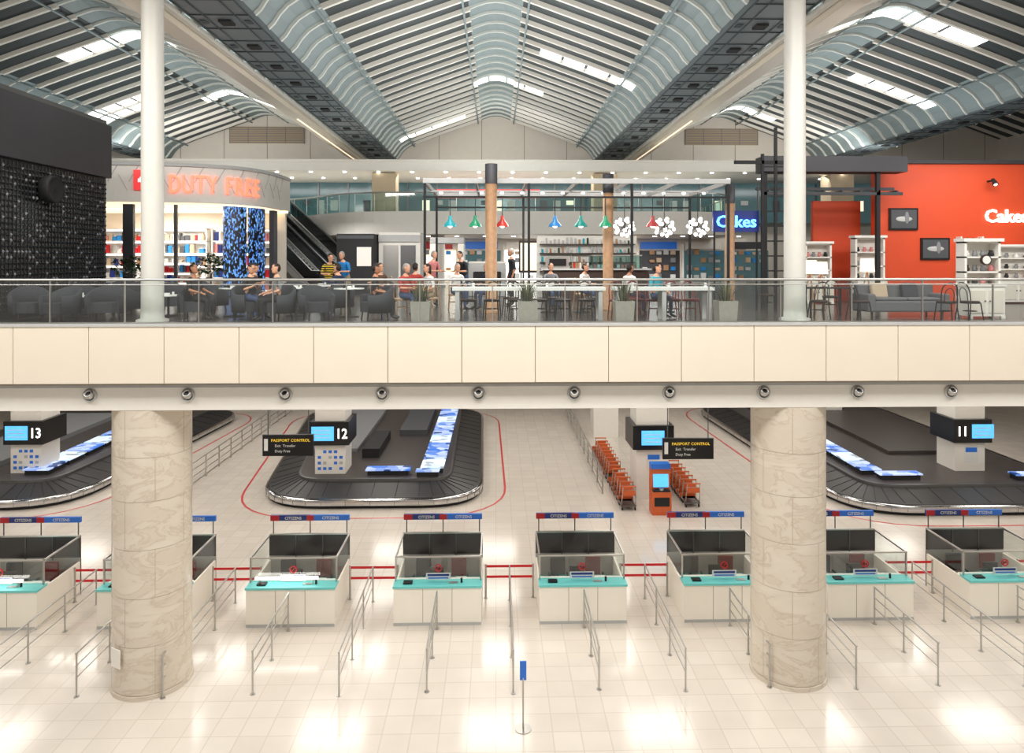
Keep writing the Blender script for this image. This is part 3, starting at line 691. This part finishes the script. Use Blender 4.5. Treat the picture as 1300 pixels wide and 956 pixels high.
# ------------------------------------------------------------ people
def person(x,y,rz,pose,shirt,pants,hair='hair_d',skin='skin',h=1.72,arms='down',lean=0.0,z=UF,longhair=False,turn=0.0,nod=0.0):
    sc=h/1.75
    V={}
    if pose=='stand':
        dz=0; ky=-.02; kz=.5; ay=.02; az=.09; hy=0
    else:
        dz=-.40; ky=-.44; kz=.50; ay=-.42; az=.09
    def L(p):
        px,py,pz=p; pz0=.95; a=lean
        dy=py; d=pz-pz0
        return (px,dy*math.cos(a)-d*math.sin(a),pz0+d*math.cos(a)+dy*math.sin(a)+dz)
    V['pel']=(0,0,.95+dz); V['sp']=L((0,.0,1.12)); V['ch']=L((0,0,1.33)); V['nb']=L((0,0,1.46)); V['nk']=L((0,-.015,1.56))
    R={'pel':(.155,.115),'sp':(.135,.1),'ch':(.155,.105),'nb':(.075,.065),'nk':(.052,.052)}
    E=[('pel','sp','t'),('sp','ch','t'),('ch','nb','t'),('nb','nk','s')]
    for s_,k in((-1,'l'),(1,'r')):
        V['sh'+k]=L((s_*.18,0,1.42)); R['sh'+k]=(.062,.062)
        if arms=='down': el=L((s_*.235,.03,1.14)); wr=L((s_*.24,-.06,.9)); pa=L((s_*.235,-.085,.82)); fd=Vector((0,-.25,-1))
        elif arms=='table':
            el=L((s_*.245,-.09,1.16)); wr=(s_*.13,el[1]-.22,el[2]-.0); pa=(s_*.11,wr[1]-.08,wr[2]+.005); fd=Vector((0,-1,-.15))
        elif arms=='phone':
            el=L((s_*.235,-.03,1.14)); wr=(s_*.08,el[1]-.2,el[2]+.1); pa=(s_*.06,wr[1]-.06,wr[2]+.05); fd=Vector((-s_*.5,-.6,.4))
        else:
            el=L((s_*.235,-.02,1.14)); wr=(s_*.15,-.24,.68) if pose=='sit' else (s_*.15,-.24,.98); pa=(s_*.14,-.32,wr[2]-.015); fd=Vector((0,-1,-.35))
        V['el'+k]=el; R['el'+k]=(.045,.045); V['wr'+k]=tuple(wr); R['wr'+k]=(.027,.027); V['pa'+k]=tuple(pa); R['pa'+k]=(.036,.022)
        V['hi'+k]=(s_*.095,-.01 if pose=='stand' else -.05,.9+dz+(.03 if pose!='stand' else 0)); R['hi'+k]=(.095,.095)
        V['kn'+k]=(s_*.11,ky,kz); R['kn'+k]=(.064,.064)
        V['an'+k]=(s_*.115,ay,az); R['an'+k]=(.042,.042)
        V['to'+k]=(s_*.125,ay-.17,.035); R['to'+k]=(.04,.032)
        E+=[('ch','sh'+k,'t'),('sh'+k,'el'+k,'t'),('el'+k,'wr'+k,'s'),('wr'+k,'pa'+k,'s'),('pel','hi'+k,'p'),('hi'+k,'kn'+k,'p'),('kn'+k,'an'+k,'p'),('an'+k,'to'+k,'f')]
        fd=fd.normalized(); side=Vector((1,0,0)); side=(side-fd*side.dot(fd)).normalized(); up=fd.cross(side)
        if up.z>0: up=-up
        P=Vector(pa)
        for j,(o,l) in enumerate(((-.03,.065),(-.01,.078),(.01,.075),(.03,.058))):
            a=P+side*o; c=a+fd*(.03+l*.4); d=c+fd*l*.4+up*l*.3
            for nme,pp in(('a',a),('b',c),('c',d)): V['f%s%d%s'%(k,j,nme)]=tuple(pp); R['f%s%d%s'%(k,j,nme)]=(.0095,.0095)
            E+=[('f%s%da'%(k,j),'f%s%db'%(k,j),'s'),('f%s%db'%(k,j),'f%s%dc'%(k,j),'s')]
        inn=side*(-s_)
        a=P-fd*.01+inn*.02; c=a+inn*.03+fd*.02; d=c+fd*.03+inn*.005
        for nme,pp in(('a',a),('b',c),('c',d)): V['t%s%s'%(k,nme)]=tuple(pp); R['t%s%s'%(k,nme)]=(.011,.011)
        E+=[('t%sa'%k,'t%sb'%k,'s'),('t%sb'%k,'t%sc'%k,'s')]
    keys=list(V); idx={k:i for i,k in enumerate(keys)}
    me=bpy.data.meshes.new('sk'); me.from_pydata([V[k] for k in keys],[(idx[a],idx[c]) for a,c,_ in E],[])
    o=bpy.data.objects.new('sk',me); COL.objects.link(o)
    o.modifiers.new('skin','SKIN'); ss=o.modifiers.new('s','SUBSURF'); ss.levels=1; ss.render_levels=1
    sv=me.skin_vertices[0].data
    for k in keys:
        sv[idx[k]].radius=R[k]; sv[idx[k]].use_root=(k=='pel' or (k[0] in'ft' and k[-1]=='a' and len(k)<=4 and k!='pa'))
    bpy.context.view_layer.update()
    dg=bpy.context.evaluated_depsgraph_get(); em=bpy.data.meshes.new_from_object(o.evaluated_get(dg))
    b=B('person_seated' if pose=='sit' else 'person_standing')
    mm={'t':shirt,'p':pants,'s':skin,'f':'shoe'}
    segs=[(Vector(V[a]),Vector(V[c]),mm[t]) for a,c,t in E]
    vs=[v.co.copy() for v in em.vertices]; groups={}
    for p in em.polygons:
        c=p.center; best=None;bd=9
        for a,q,m in segs:
            ab=q-a; t=max(0,min(1,(c-a).dot(ab)/ab.length_squared)); d=(c-a-ab*t).length
            if d<bd: bd=d;best=m
        groups.setdefault(best,[]).append(tuple(p.vertices))
    off=len(b.V); b.V+=[tuple(v) for v in vs]
    for m,fs in groups.items():
        k=b.mi(m)
        for f in fs: b.F.append([i+off for i in f]); b.MI.append(k); b.S.append(True)
    bpy.data.objects.remove(o); bpy.data.meshes.remove(me); bpy.data.meshes.remove(em)
    nk=Vector(V['nk']); b.T=TR(nk+Vector((0,-.015,.115)))@Matrix.Rotation(turn,4,'Z')@Matrix.Rotation(lean*.6+nod,4,'X')
    rings=[]
    for zz,rx,ry,cy in((-.125,.03,.03,-.03),(-.115,.045,.05,-.035),(-.085,.06,.075,-.022),(-.045,.07,.088,-.008),(0,.075,.097,0),(.04,.077,.1,.004),(.08,.068,.09,.008),(.105,.048,.066,.01),(.12,.015,.02,.01)):
        rings.append([(rx*math.cos(t*math.pi/8),cy+ry*math.sin(t*math.pi/8),zz) for t in range(16)])
    b.loft(rings,skin,True)
    b.add([(-.012,-.092,-.02),(.012,-.092,-.02),(0,-.094,.02),(0,-.122,-.022),(0,-.095,-.035)],[(0,3,2),(3,1,2),(0,4,3),(4,1,3)],skin)
    for s_ in(-1,1):
        b.ell((s_*.03,-.088,.012),(.014,.008,.008),'c_white',8,6); b.ell((s_*.03,-.095,.012),(.006,.004,.006),'hair_d',6,4); b.rbox((s_*.03,-.096,.032),(.03,.008,.006),hair)
        b.ell((s_*.077,.005,.0),(.01,.018,.03),skin,8,6)
    b.rbox((0,-.088,-.062),(.042,.01,.01),'lip')
    b.ell((0,.012,.03),(.083,.103,.1),hair,14,6,10,90); b.ell((0,.035,.0),(.08,.085,.1),hair,14,6,-55,80)
    if longhair: b.ell((0,.055,-.07),(.08,.055,.14),hair,12,8)
    b.T=Matrix.Identity(4)
    me=b.mesh(); place(b.name,me,(x,y,z),rz,0,sc)
P=person
P(-7.35,17.58,1.2,'sit','c_black','c_black','hair_d','skin2',arms='lap',lean=-.2)
P(-6.05,17.62,1.0,'sit','c_black','c_jean','hair_d',arms='phone',nod=.3)
P(-5.0,21.2,.5,'stand','c_yel','c_jean','hair_d',arms='table',lean=.5,h=1.68)
P(-4.75,22.6,-.4,'stand','c_blue','c_khaki','hair_g',arms='table',lean=.35)
P(-2.95,17.42,1.6,'sit','c_black','c_black','hair_d','skin2',arms='lap',nod=.2)
P(-2.4,18.55,.9,'sit','c_red','c_jean','hair_g',arms='table',lean=.12,turn=.3)
P(-2.0,22.3,.9,'stand','c_pink','c_khaki','hair_g',arms='table',h=1.7,lean=.1)
P(-1.0,22.4,-.7,'stand','c_black','c_jean','hair_d',arms='table',lean=.3)
P(.5,22.5,-1.3,'stand','c_black','c_black','hair_g','skin2',arms='down',h=1.78)
P(1.65,21.4,.3,'sit','c_grey','c_jean','hair_d',arms='table')
P(-1.72,18.87,-1.0,'sit','c_white','c_khaki','hair_d',arms='lap',longhair=True,lean=.15)
P(4.05,18.02,.7,'sit','c_turq','c_jean','hair_d',arms='lap',turn=.4,lean=.1)
P(3.6,19.05,2.2,'sit','c_white','c_navy','hair_d','skin2',arms='lap')
P(-4.3,19.42,-2.0,'sit','c_navy','c_jean','hair_d',arms='lap')
P(-6.6,19.5,2.2,'sit','c_brown','c_jean','hair_d',arms='phone',nod=.3)
P(-2.35,20.7,2.9,'sit','c_red','c_black','hair_d',arms='table')
P(-1.2,21.0,.5,'sit','c_white','c_jean','hair_g',arms='table',lean=.2)
P(-5.3,17.3,-.9,'sit','c_grey','c_black','hair_d',arms='lap')
place('bentwood_chair',CD,(1.65,21.4,UF),.3)
for x,y,r,sh,hr in((-3.4,20.7,.6,'c_brown','hair_d'),(-3.7,23.3,-1.2,'c_grey','hair_g'),(-.2,21.2,-.9,'c_navy','hair_d'),(2.6,21.2,.9,'c_white','hair_d')):
    place('cushioned_chair',CB,(x,y,UF),r); P(x,y,r,'sit',sh,'c_jean',hr,arms='table',lean=.12)
# ------------------------------------------------------------ lower hall: booths
b=B('passport_booth')
b.box(-1.2,1.2,0,.62,0,1.02,'booth'); b.box(-1.22,1.22,-.03,.42,1.02,1.08,'turq')
for k in(-.4,.4): b.box(k-.006,k+.006,-.004,0,.05,1.0,'seam')
b.box(-1.2,1.2,-.006,0,.0,.08,'lgrey')
for s_ in(-1,1):
    x=s_*1.2
    b.box(min(x,x-s_*.05),max(x,x-s_*.05),.62,2.05,0,1.0,'booth'); b.box(x-.01-s_*.02,x+.01-s_*.02,.3,2.05,1.1,1.74,'glass'); 
    b.box(x-.02-s_*.02,x+.02-s_*.02,.3,2.05,1.73,1.77,'steel')
    for y in(.32,2.03): b.box(x-.02-s_*.02,x+.02-s_*.02,y-.02,y+.02,1.0,1.76,'steel')
b.box(-1.18,1.18,.31,.325,1.1,1.74,'glass'); b.box(-1.2,1.2,.3,.34,1.73,1.77,'steel')
b.box(-1.2,1.2,2.0,2.05,0,1.12,'lgrey'); b.box(-1.2,1.2,2.0,2.04,1.12,1.74,'backglass'); b.box(-1.2,1.2,1.99,2.05,1.74,1.78,'steel')
for k in(-.4,.4): b.box(k-.015,k+.015,1.98,2.0,1.05,1.74,'steeld')
b.box(-1.14,1.14,.62,1.15,.72,.76,'white'); b.box(-1.14,1.14,.42,.62,1.02,1.04,'white')
b.box(-.3,.12,.75,.8,.95,1.25,'blackm'); b.box(-.12,-.06,.74,.86,.76,.96,'blackm'); b.box(.45,.75,.7,.98,.76,.9,'c_white'); b.box(-.75,-.45,.75,.95,.76,.8,'blackm')
b.box(-.34,.34,.29,.305,1.12,1.3,'c_white'); b.box(-.3,.3,.285,.29,1.22,1.28,'navy'); b.box(-.28,.28,.285,.29,1.15,1.185,'blue')
b.T=TR((0,.298,1.44))@Matrix.Rotation(math.pi/2,4,'X'); b.tube([(.09*math.cos(t*.3927),.09*math.sin(t*.3927),0) for t in range(16)],.016,'red',6,True); b.rbox((0,0,0),(.17,.02,.02),'red',rz=.78); b.rbox((0,0,-.0),(.1,.05,.01),'black')
b.T=Matrix.Identity(4)
b.box(.3,.55,.12,.24,1.08,1.1,'steel'); b.cyl((.65,.2,1.08),(.65,.2,1.2),.03,'blackm'); b.box(-.95,-.7,.1,.28,1.08,1.12,'black')
for x,m in((-.55,'darkf'),(.5,'redwood')):
    b.cyl((x,1.5,.06),(x,1.5,.45),.03,'steeld'); 
    for k in range(5): t=k*1.2566; b.cyl((x,1.5,.08),(x+.25*math.cos(t),1.5+.25*math.sin(t),.04),.02,'blackm',n=6)
    b.box(x-.24,x+.24,1.26,1.72,.45,.53,m); b.box(x-.22,x+.22,1.7,1.77,.6,1.1,m); b.box(x-.02,x+.02,1.74,1.79,.48,.65,'steeld')
    for s_ in(-1,1): b.box(x+s_*.27-.02,x+s_*.27+.02,1.35,1.65,.66,.7,'blackm'); b.box(x+s_*.27-.015,x+s_*.27+.015,1.48,1.52,.48,.66,'blackm')
for x in(-1.1,0,1.1): b.cyl((x,2.08,0),(x,2.08,2.2),.018,'steeld',n=8)
b.box(-1.18,.0,2.04,2.12,2.15,2.31,'navy'); b.box(.0,1.18,2.04,2.12,2.15,2.31,'blue'); b.box(-1.18,-.92,2.03,2.04,2.15,2.31,'red'); b.box(-.1,.12,2.03,2.04,2.15,2.31,'red')
b.text('CITIZENS',.12,'c_white',TR((-.5,2.03,2.19)),.004); b.text('CITIZENS',.12,'c_white',TR((.62,2.03,2.19)),.004)
bm=b.mesh()
for k in range(-4,4): place('passport_booth',bm,(2.4+4*k,19.44,0))
for x in(-5.6,-13.6):
    b=B('desk_strip_lamp'); b.box(-1.0,.7,.16,.22,1.22,1.28,'bulb'); b.box(-.9,-.86,.17,.21,1.08,1.22,'steel'); b.box(.56,.6,.17,.21,1.08,1.22,'steel'); b.build((x,19.44,0))
def m_rail(L,nm='queue_railing'):
    b=B(nm); n=max(2,round(L/1.4)); 
    for i in range(n+1):
        y=L*i/n; b.cyl((0,y,0),(0,y,1.0),.022,'steel',n=8); b.cyl((0,y,0),(0,y,.015),.06,'steel',n=12)
    for z in(1.0,.72,.44): b.tube([(0,-.03,z),(0,L+.03,z)],.022 if z==1 else .015,'steel',8)
    return b.mesh()
RC=m_rail(2.8); RB=m_rail(4.5)
for k in range(-4,4):
    place('queue_railing',RC,(2.4+4*k,16.45,0)); 
for k in range(-4,4):
    place('queue_railing',RB,(.4+4*k,16.35,0))
for k in range(-5,4):
    b=B('retractable_barrier')
    x0=2.4+4*k+1.3; x1=x0+1.4
    for x in(x0+.0,x1-.0): b.cyl((x,21.0,0),(x,21.0,1.0),.03,'steel',n=8); b.cyl((x,21.0,0),(x,21.0,.02),.06,'steel',n=14)
    for z in(.93,.62): b.box(x0,x1,20.995,21.005,z-.035,z+.035,'redtape')
    b.build()
b=B('blue_notice_stand'); b.cyl((0,0,0),(0,0,.02),.18,'steel'); b.cyl((0,0,0),(0,0,1.1),.02,'steel'); b.rbox((0,0,1.25),(.14,.03,.4),'blue'); b.build((.58,15.1,0))
# carousels
def carousel(pts,r,ads,blocks,num):
    out=fillet(pts,r,8); n=len(out)
    b=B('baggage_carousel')
    def ring(d,z): return [(p[0],p[1],z) for p in inset(out,d)]
    b.loft([ring(.14,0),ring(.14,.14)],'blackm'); b.loft([ring(.14,.14),ring(.02,.14),ring(0,.17),ring(0,.36),ring(.03,.4),ring(.12,.41)],'chrome',True)
    b.loft([ring(.12,.41),ring(.14,.44),ring(.2,.45),ring(1.35,.72)],'rubber')
    b.loft([ring(1.35,.72),ring(1.36,.82),ring(1.45,.83)],'steeld')
    q=ring(1.45,.83); b.add(q,[tuple(range(n))],'deck')
    for i in range(n):
        a=Vector(out[i]); c=Vector(out[(i+1)%n]); L=(c-a).length; k=max(1,int(L/.9))
        for j in range(k):
            p=a.lerp(c,j/k); t=(c-a).normalized(); nn=Vector((-t.y,t.x)); ang=math.atan2(t.y,t.x)
            b.rbox((p.x,p.y,.265),(.012,.012,.2),'steeld',rz=ang)
            m=p+nn*.78; b.rbox((m.x,m.y,.592),(.02,1.15,.012),'blackm',rz=ang,rx=.231)
    for (x,y,rz,w,l,m) in ads:
        b.rbox((x,y,1.05),(w,l,.05),m,rz=rz,rx=0,ry=0); b.rbox((x,y,.93),(w*.9,l*.9,.22),'blackm',rz=rz)
    for (x0,x1,y0,y1,z,m) in blocks: b.box(x0,x1,y0,y1,.83,z,m)
    b.build()
    b=B('floor_marking_line'); o1=inset(out,-.9); o2=inset(out,-.99)
    b.loft([[(p[0],p[1],.004) for p in o1],[(p[0],p[1],.004) for p in o2]],'redline'); b.build()
ads=[(-2.75,31.2+k*1.45,0,1.0,1.3,'adblue' if k%3 else 'adwhite') for k in range(9)]+[(-4.6,30.55,0,1.9,.6,'adblue'),(-2.9,30.25,0,1.0,.4,'adblue')]
carousel([(-9.6,28.5),(-.5,28.5),(-.8,46),(-11.9,46)],2.6,ads,[(-6.2,-5.4,33,36.5,1.25,'blackm'),(-9.2,-6.6,34,43,1.0,'grey'),(-5,-3.6,37,43,1.15,'dgrey')],12)
ads=[(-19.6,31.3+k*1.5,0,1.1,1.35,'adwhite' if k%2 else 'adblue') for k in range(8)]
carousel([(-28,28.6),(-17.2,28.6),(-16,46),(-28,46)],2.6,ads,[(-25,-22,31,42,1.05,'grey')],13)
ads=[(16.0,30.5+k*1.4,0,.9,1.3,'adwhite' if k%2 else 'adblue') for k in range(10)]+[(16.9,29.4,.0,1.8,.5,'adblue'),(22.4,29.2,0,1.6,.5,'adblue')]
carousel([(13.9,27.2),(25,27.2),(25,47),(13.0,47)],2.8,ads,[(18.5,22,33,42,1.0,'deck')],11)
def numcol(x,y,num,zb=0,w=1.3,grid=True,scr=True):
    b=B('belt_number_column'); h=w/2
    b.box(x-h,x+h,y-h,y+h,zb,7.29,'white')
    if scr:
        b.box(x-h-.18,x+h+.18,y-h-.2,y+h+.2,2.1,3.1,'black')
        left=num in('13','12')
        sx=x-h-.1 if left else (x-.05 if num else x-.5)
        b.box(sx,sx+.95,y-h-.22,y-h-.2,2.3,2.9,'screen')
        if num: b.text(num,.6,'litwhite',TR((x+h-.12 if left else x-h+.17,y-h-.22,2.4)),.005,.85)
        for i in range(3): b.box(sx+.1,sx+.8,y-h-.225,y-h-.22,2.42+i*.15,2.45+i*.15,'c_white')
    if grid:
        for i in range(5):
            for j in range(4):
                if (i+j)%4!=3: b.box(x-h+.12+i*.23,x-h+.26+i*.23,y-h-.01,y-h,1.0+j*.24,1.12+j*.24,'blue' if (i*j)%3!=1 else 'lgrey')
    elif scr: b.box(x-.25,x+.35,y-h-.01,y-h,1.2,1.9,'c_white'); b.box(x-.2,x+.3,y-h-.015,y-h-.01,1.65,1.85,'blue')
    b.build()
numcol(-7.1,31.2,'12',.83); numcol(-20.2,31.6,'13',.83); numcol(20.6,31.0,'11',.83,grid=False); numcol(6.55,30.2,'',0,1.35,False); numcol(6.2,40.5,'',0,1.4,False,False); numcol(20.5,43.5,'',.83,1.3,False,False); numcol(-20.4,43,'',.83,1.3,False,False)
def hang(x,y,z,w,h):
    b=B('hanging_direction_sign'); b.box(x-w/2,x+w/2,y-.06,y+.06,z-h/2,z+h/2,'black')
    for s_ in(-.4,.4): b.cyl((x+s_*w,y,z+h/2),(x+s_*w,y,7.3),.02,'steeld',n=6)
    b.text('PASSPORT CONTROL',.15,'yellow',TR((x+.1,y-.065,z+.14)),.003,bold=0); b.text('Exit  Transfer',.14,'c_white',TR((x-.1,y-.065,z-.06)),.003,bold=0); b.text('Duty Free',.14,'c_white',TR((x-.2,y-.065,z-.26)),.003,bold=0)
    b.box(x-w/2+.06,x-w/2+.2,y-.065,y-.06,z-.2,z+.25,'c_white'); b.build()
hang(-7.85,27,3.0,1.9,.8); hang(7.35,27,2.78,1.95,.8)
for x,y0,y1 in((-13.4,30,47),(4.55,30.2,46)):
    b=B('hall_railing')
    n=int((y1-y0)/1.5)
    for i in range(n+1): y=y0+(y1-y0)*i/n; b.cyl((x,y,0),(x,y,1.0),.03,'steel',n=8)
    for z in(1.0,.7,.4,.12): b.tube([(x,y0,z),(x,y1,z)],.022,'steel',6)
    b.build()
b=B('luggage_trolley')
b.box(-.3,.3,-.35,.45,.16,.2,'steeld'); b.box(-.32,.32,-.42,-.35,.14,.34,'orangem')
for s_ in(-1,1):
    b.tube([(s_*.28,-.4,.2),(s_*.28,.4,.2),(s_*.27,.5,.6),(s_*.25,.56,.98)],.02,'steel',6); b.cyl((s_*.26-.02,-.3,.07),(s_*.26+.02,-.3,.07),.07,'blackm',n=12); b.cyl((s_*.26-.02,.4,.07),(s_*.26+.02,.4,.07),.07,'blackm',n=12); b.box(s_*.26-.015,s_*.26+.015,-.33,-.27,.07,.2,'steeld'); b.box(s_*.26-.015,s_*.26+.015,.37,.43,.07,.2,'steeld')
b.tube([(-.27,.57,1.0),(.27,.57,1.0)],.028,'orangem',8); b.box(-.26,.26,.47,.53,.62,.82,'orangem'); b.box(-.24,.24,.3,.5,.62,.64,'steel'); b.box(-.24,.24,.28,.3,.62,.78,'steel')
tm=b.mesh()
for i in range(13): place('luggage_trolley',tm,(5.3,28.6+i*.6 if i<5 else 29.1+i*.6,0),math.pi)
for i in range(7): place('luggage_trolley',tm,(7.95,28.9+i*.55,0),math.pi)
b=B('luggage_wrapping_kiosk')
b.box(-.38,.38,-.3,.3,0,.9,'orangem'); b.box(-.38,.38,-.05,.3,.9,1.75,'orangem'); b.rbox((0,-.09,1.3),(.6,.05,.5),'screen',rx=-.15); b.box(-.3,.3,-.31,-.3,.35,.7,'blackm'); b.box(-.34,.34,-.28,-.06,.9,.96,'blackm'); b.cyl((0,-.18,.96),(0,-.18,1.02),.1,'steel'); b.box(-.38,.38,-.1,.3,1.75,1.95,'blue'); b.build((6.5,27.9,0),0,.02)
b=B('ceiling_light_panel')
pos=[]
for j,y in enumerate((21.5,26,31,36.5,42)):
    for i in range(9):
        pos.append((-24+i*6,y))
for x,y in pos: b.box(x-1.25,x+1.25,y-1.05,y+1.05,7.26,7.3,'white'); b.box(x-1.2,x+1.2,y-1.0,y+1.0,7.25,7.26,'warmlit')
b.build()
# ------------------------------------------------------------ lights
def area(name,loc,sx,sy,p,rot=(0,0,0),col=(1,.95,.88),shape='RECTANGLE'):
    l=bpy.data.lights.new(name,'AREA'); l.shape=shape; l.size=sx
    if shape=='RECTANGLE': l.size_y=sy
    l.energy=p; l.color=col
    o=bpy.data.objects.new(name,l); COL.objects.link(o); o.location=loc; o.rotation_euler=rot
W=(1,.975,.94)
for x,y in pos: area('ceiling_panel_lamp',(x,y,7.24),2.4,2.0,100 if y>22 else 120,(0,0,0),(1,.965,.92))
for x in(-15.8,0,15.8): area('unseen_roof_fill',(x,9.5,16.6),9,3,1150,(math.radians(18),0,0),W)  # added fill above the view, brightens gallery and booths; not real fixtures
area('front_hall_fill',(0,12,16.6),26,2,1250,(0,0,0),W)  # added fill out of view, lifts the front floor and counters
for x in(-12,0,12): area('cafe_fill_light',(x,18,16.4),3,1,260,(math.radians(52),0,0),W)  # added fill, unseen from behind, brightens cafe and shop sign
for x in(-9.45,9.45): area('cornice_uplight',(x,34,17.3),.5,30,320,(math.pi,0,0),W)
for x,y in((-16,34),(0,25),(16,34),(0,35)): area('roof_fill_uplight',(x,y,12.9),6,6,600,(math.pi,0,0),(1,1,.98))  # added fill hanging free, brightens the roof ribs
for x in(-20,0,20): area('gable_fill_light',(x,42.6,16.0),8,.8,330,(math.radians(115),0,0),W)  # added fill turned away from the camera to brighten the end wall
for x in(-2.8,3,9): area('shop_ceiling_light',(x,41,11.3),4,3,300,(0,0,0),W)
for x,y,z,p in((-14,30,12.05,260),(2.3,22,12.0,200),(16,21.5,13.6,150),(-5,26,12.3,260),(-9,35.5,12.0,170)): area('shop_and_fill_spot',(x,y,z),3,2,p,(0,0,0),W)  # the one by the escalator is added fill without a fixture
area('mezzanine_light',(0,43.5,15.18),44,1.6,1300,(math.radians(20),0,0),W)
w=bpy.data.worlds.new('World'); scene.world=w; w.use_nodes=True
bg=w.node_tree.nodes['Background']; bg.inputs[0].default_value=lin((255,246,234)); bg.inputs[1].default_value=.5
# ------------------------------------------------------------ camera
cam=bpy.data.cameras.new('Camera'); co=bpy.data.objects.new('Camera',cam); COL.objects.link(co); scene.camera=co
co.location=(0,0,10); co.rotation_euler=(math.radians(90),0,math.radians(-1.3))
cam.sensor_width=36; cam.lens=36*900/1300; cam.shift_y=-(478-330)/1300; cam.clip_end=200
scene.view_settings.view_transform='Standard'
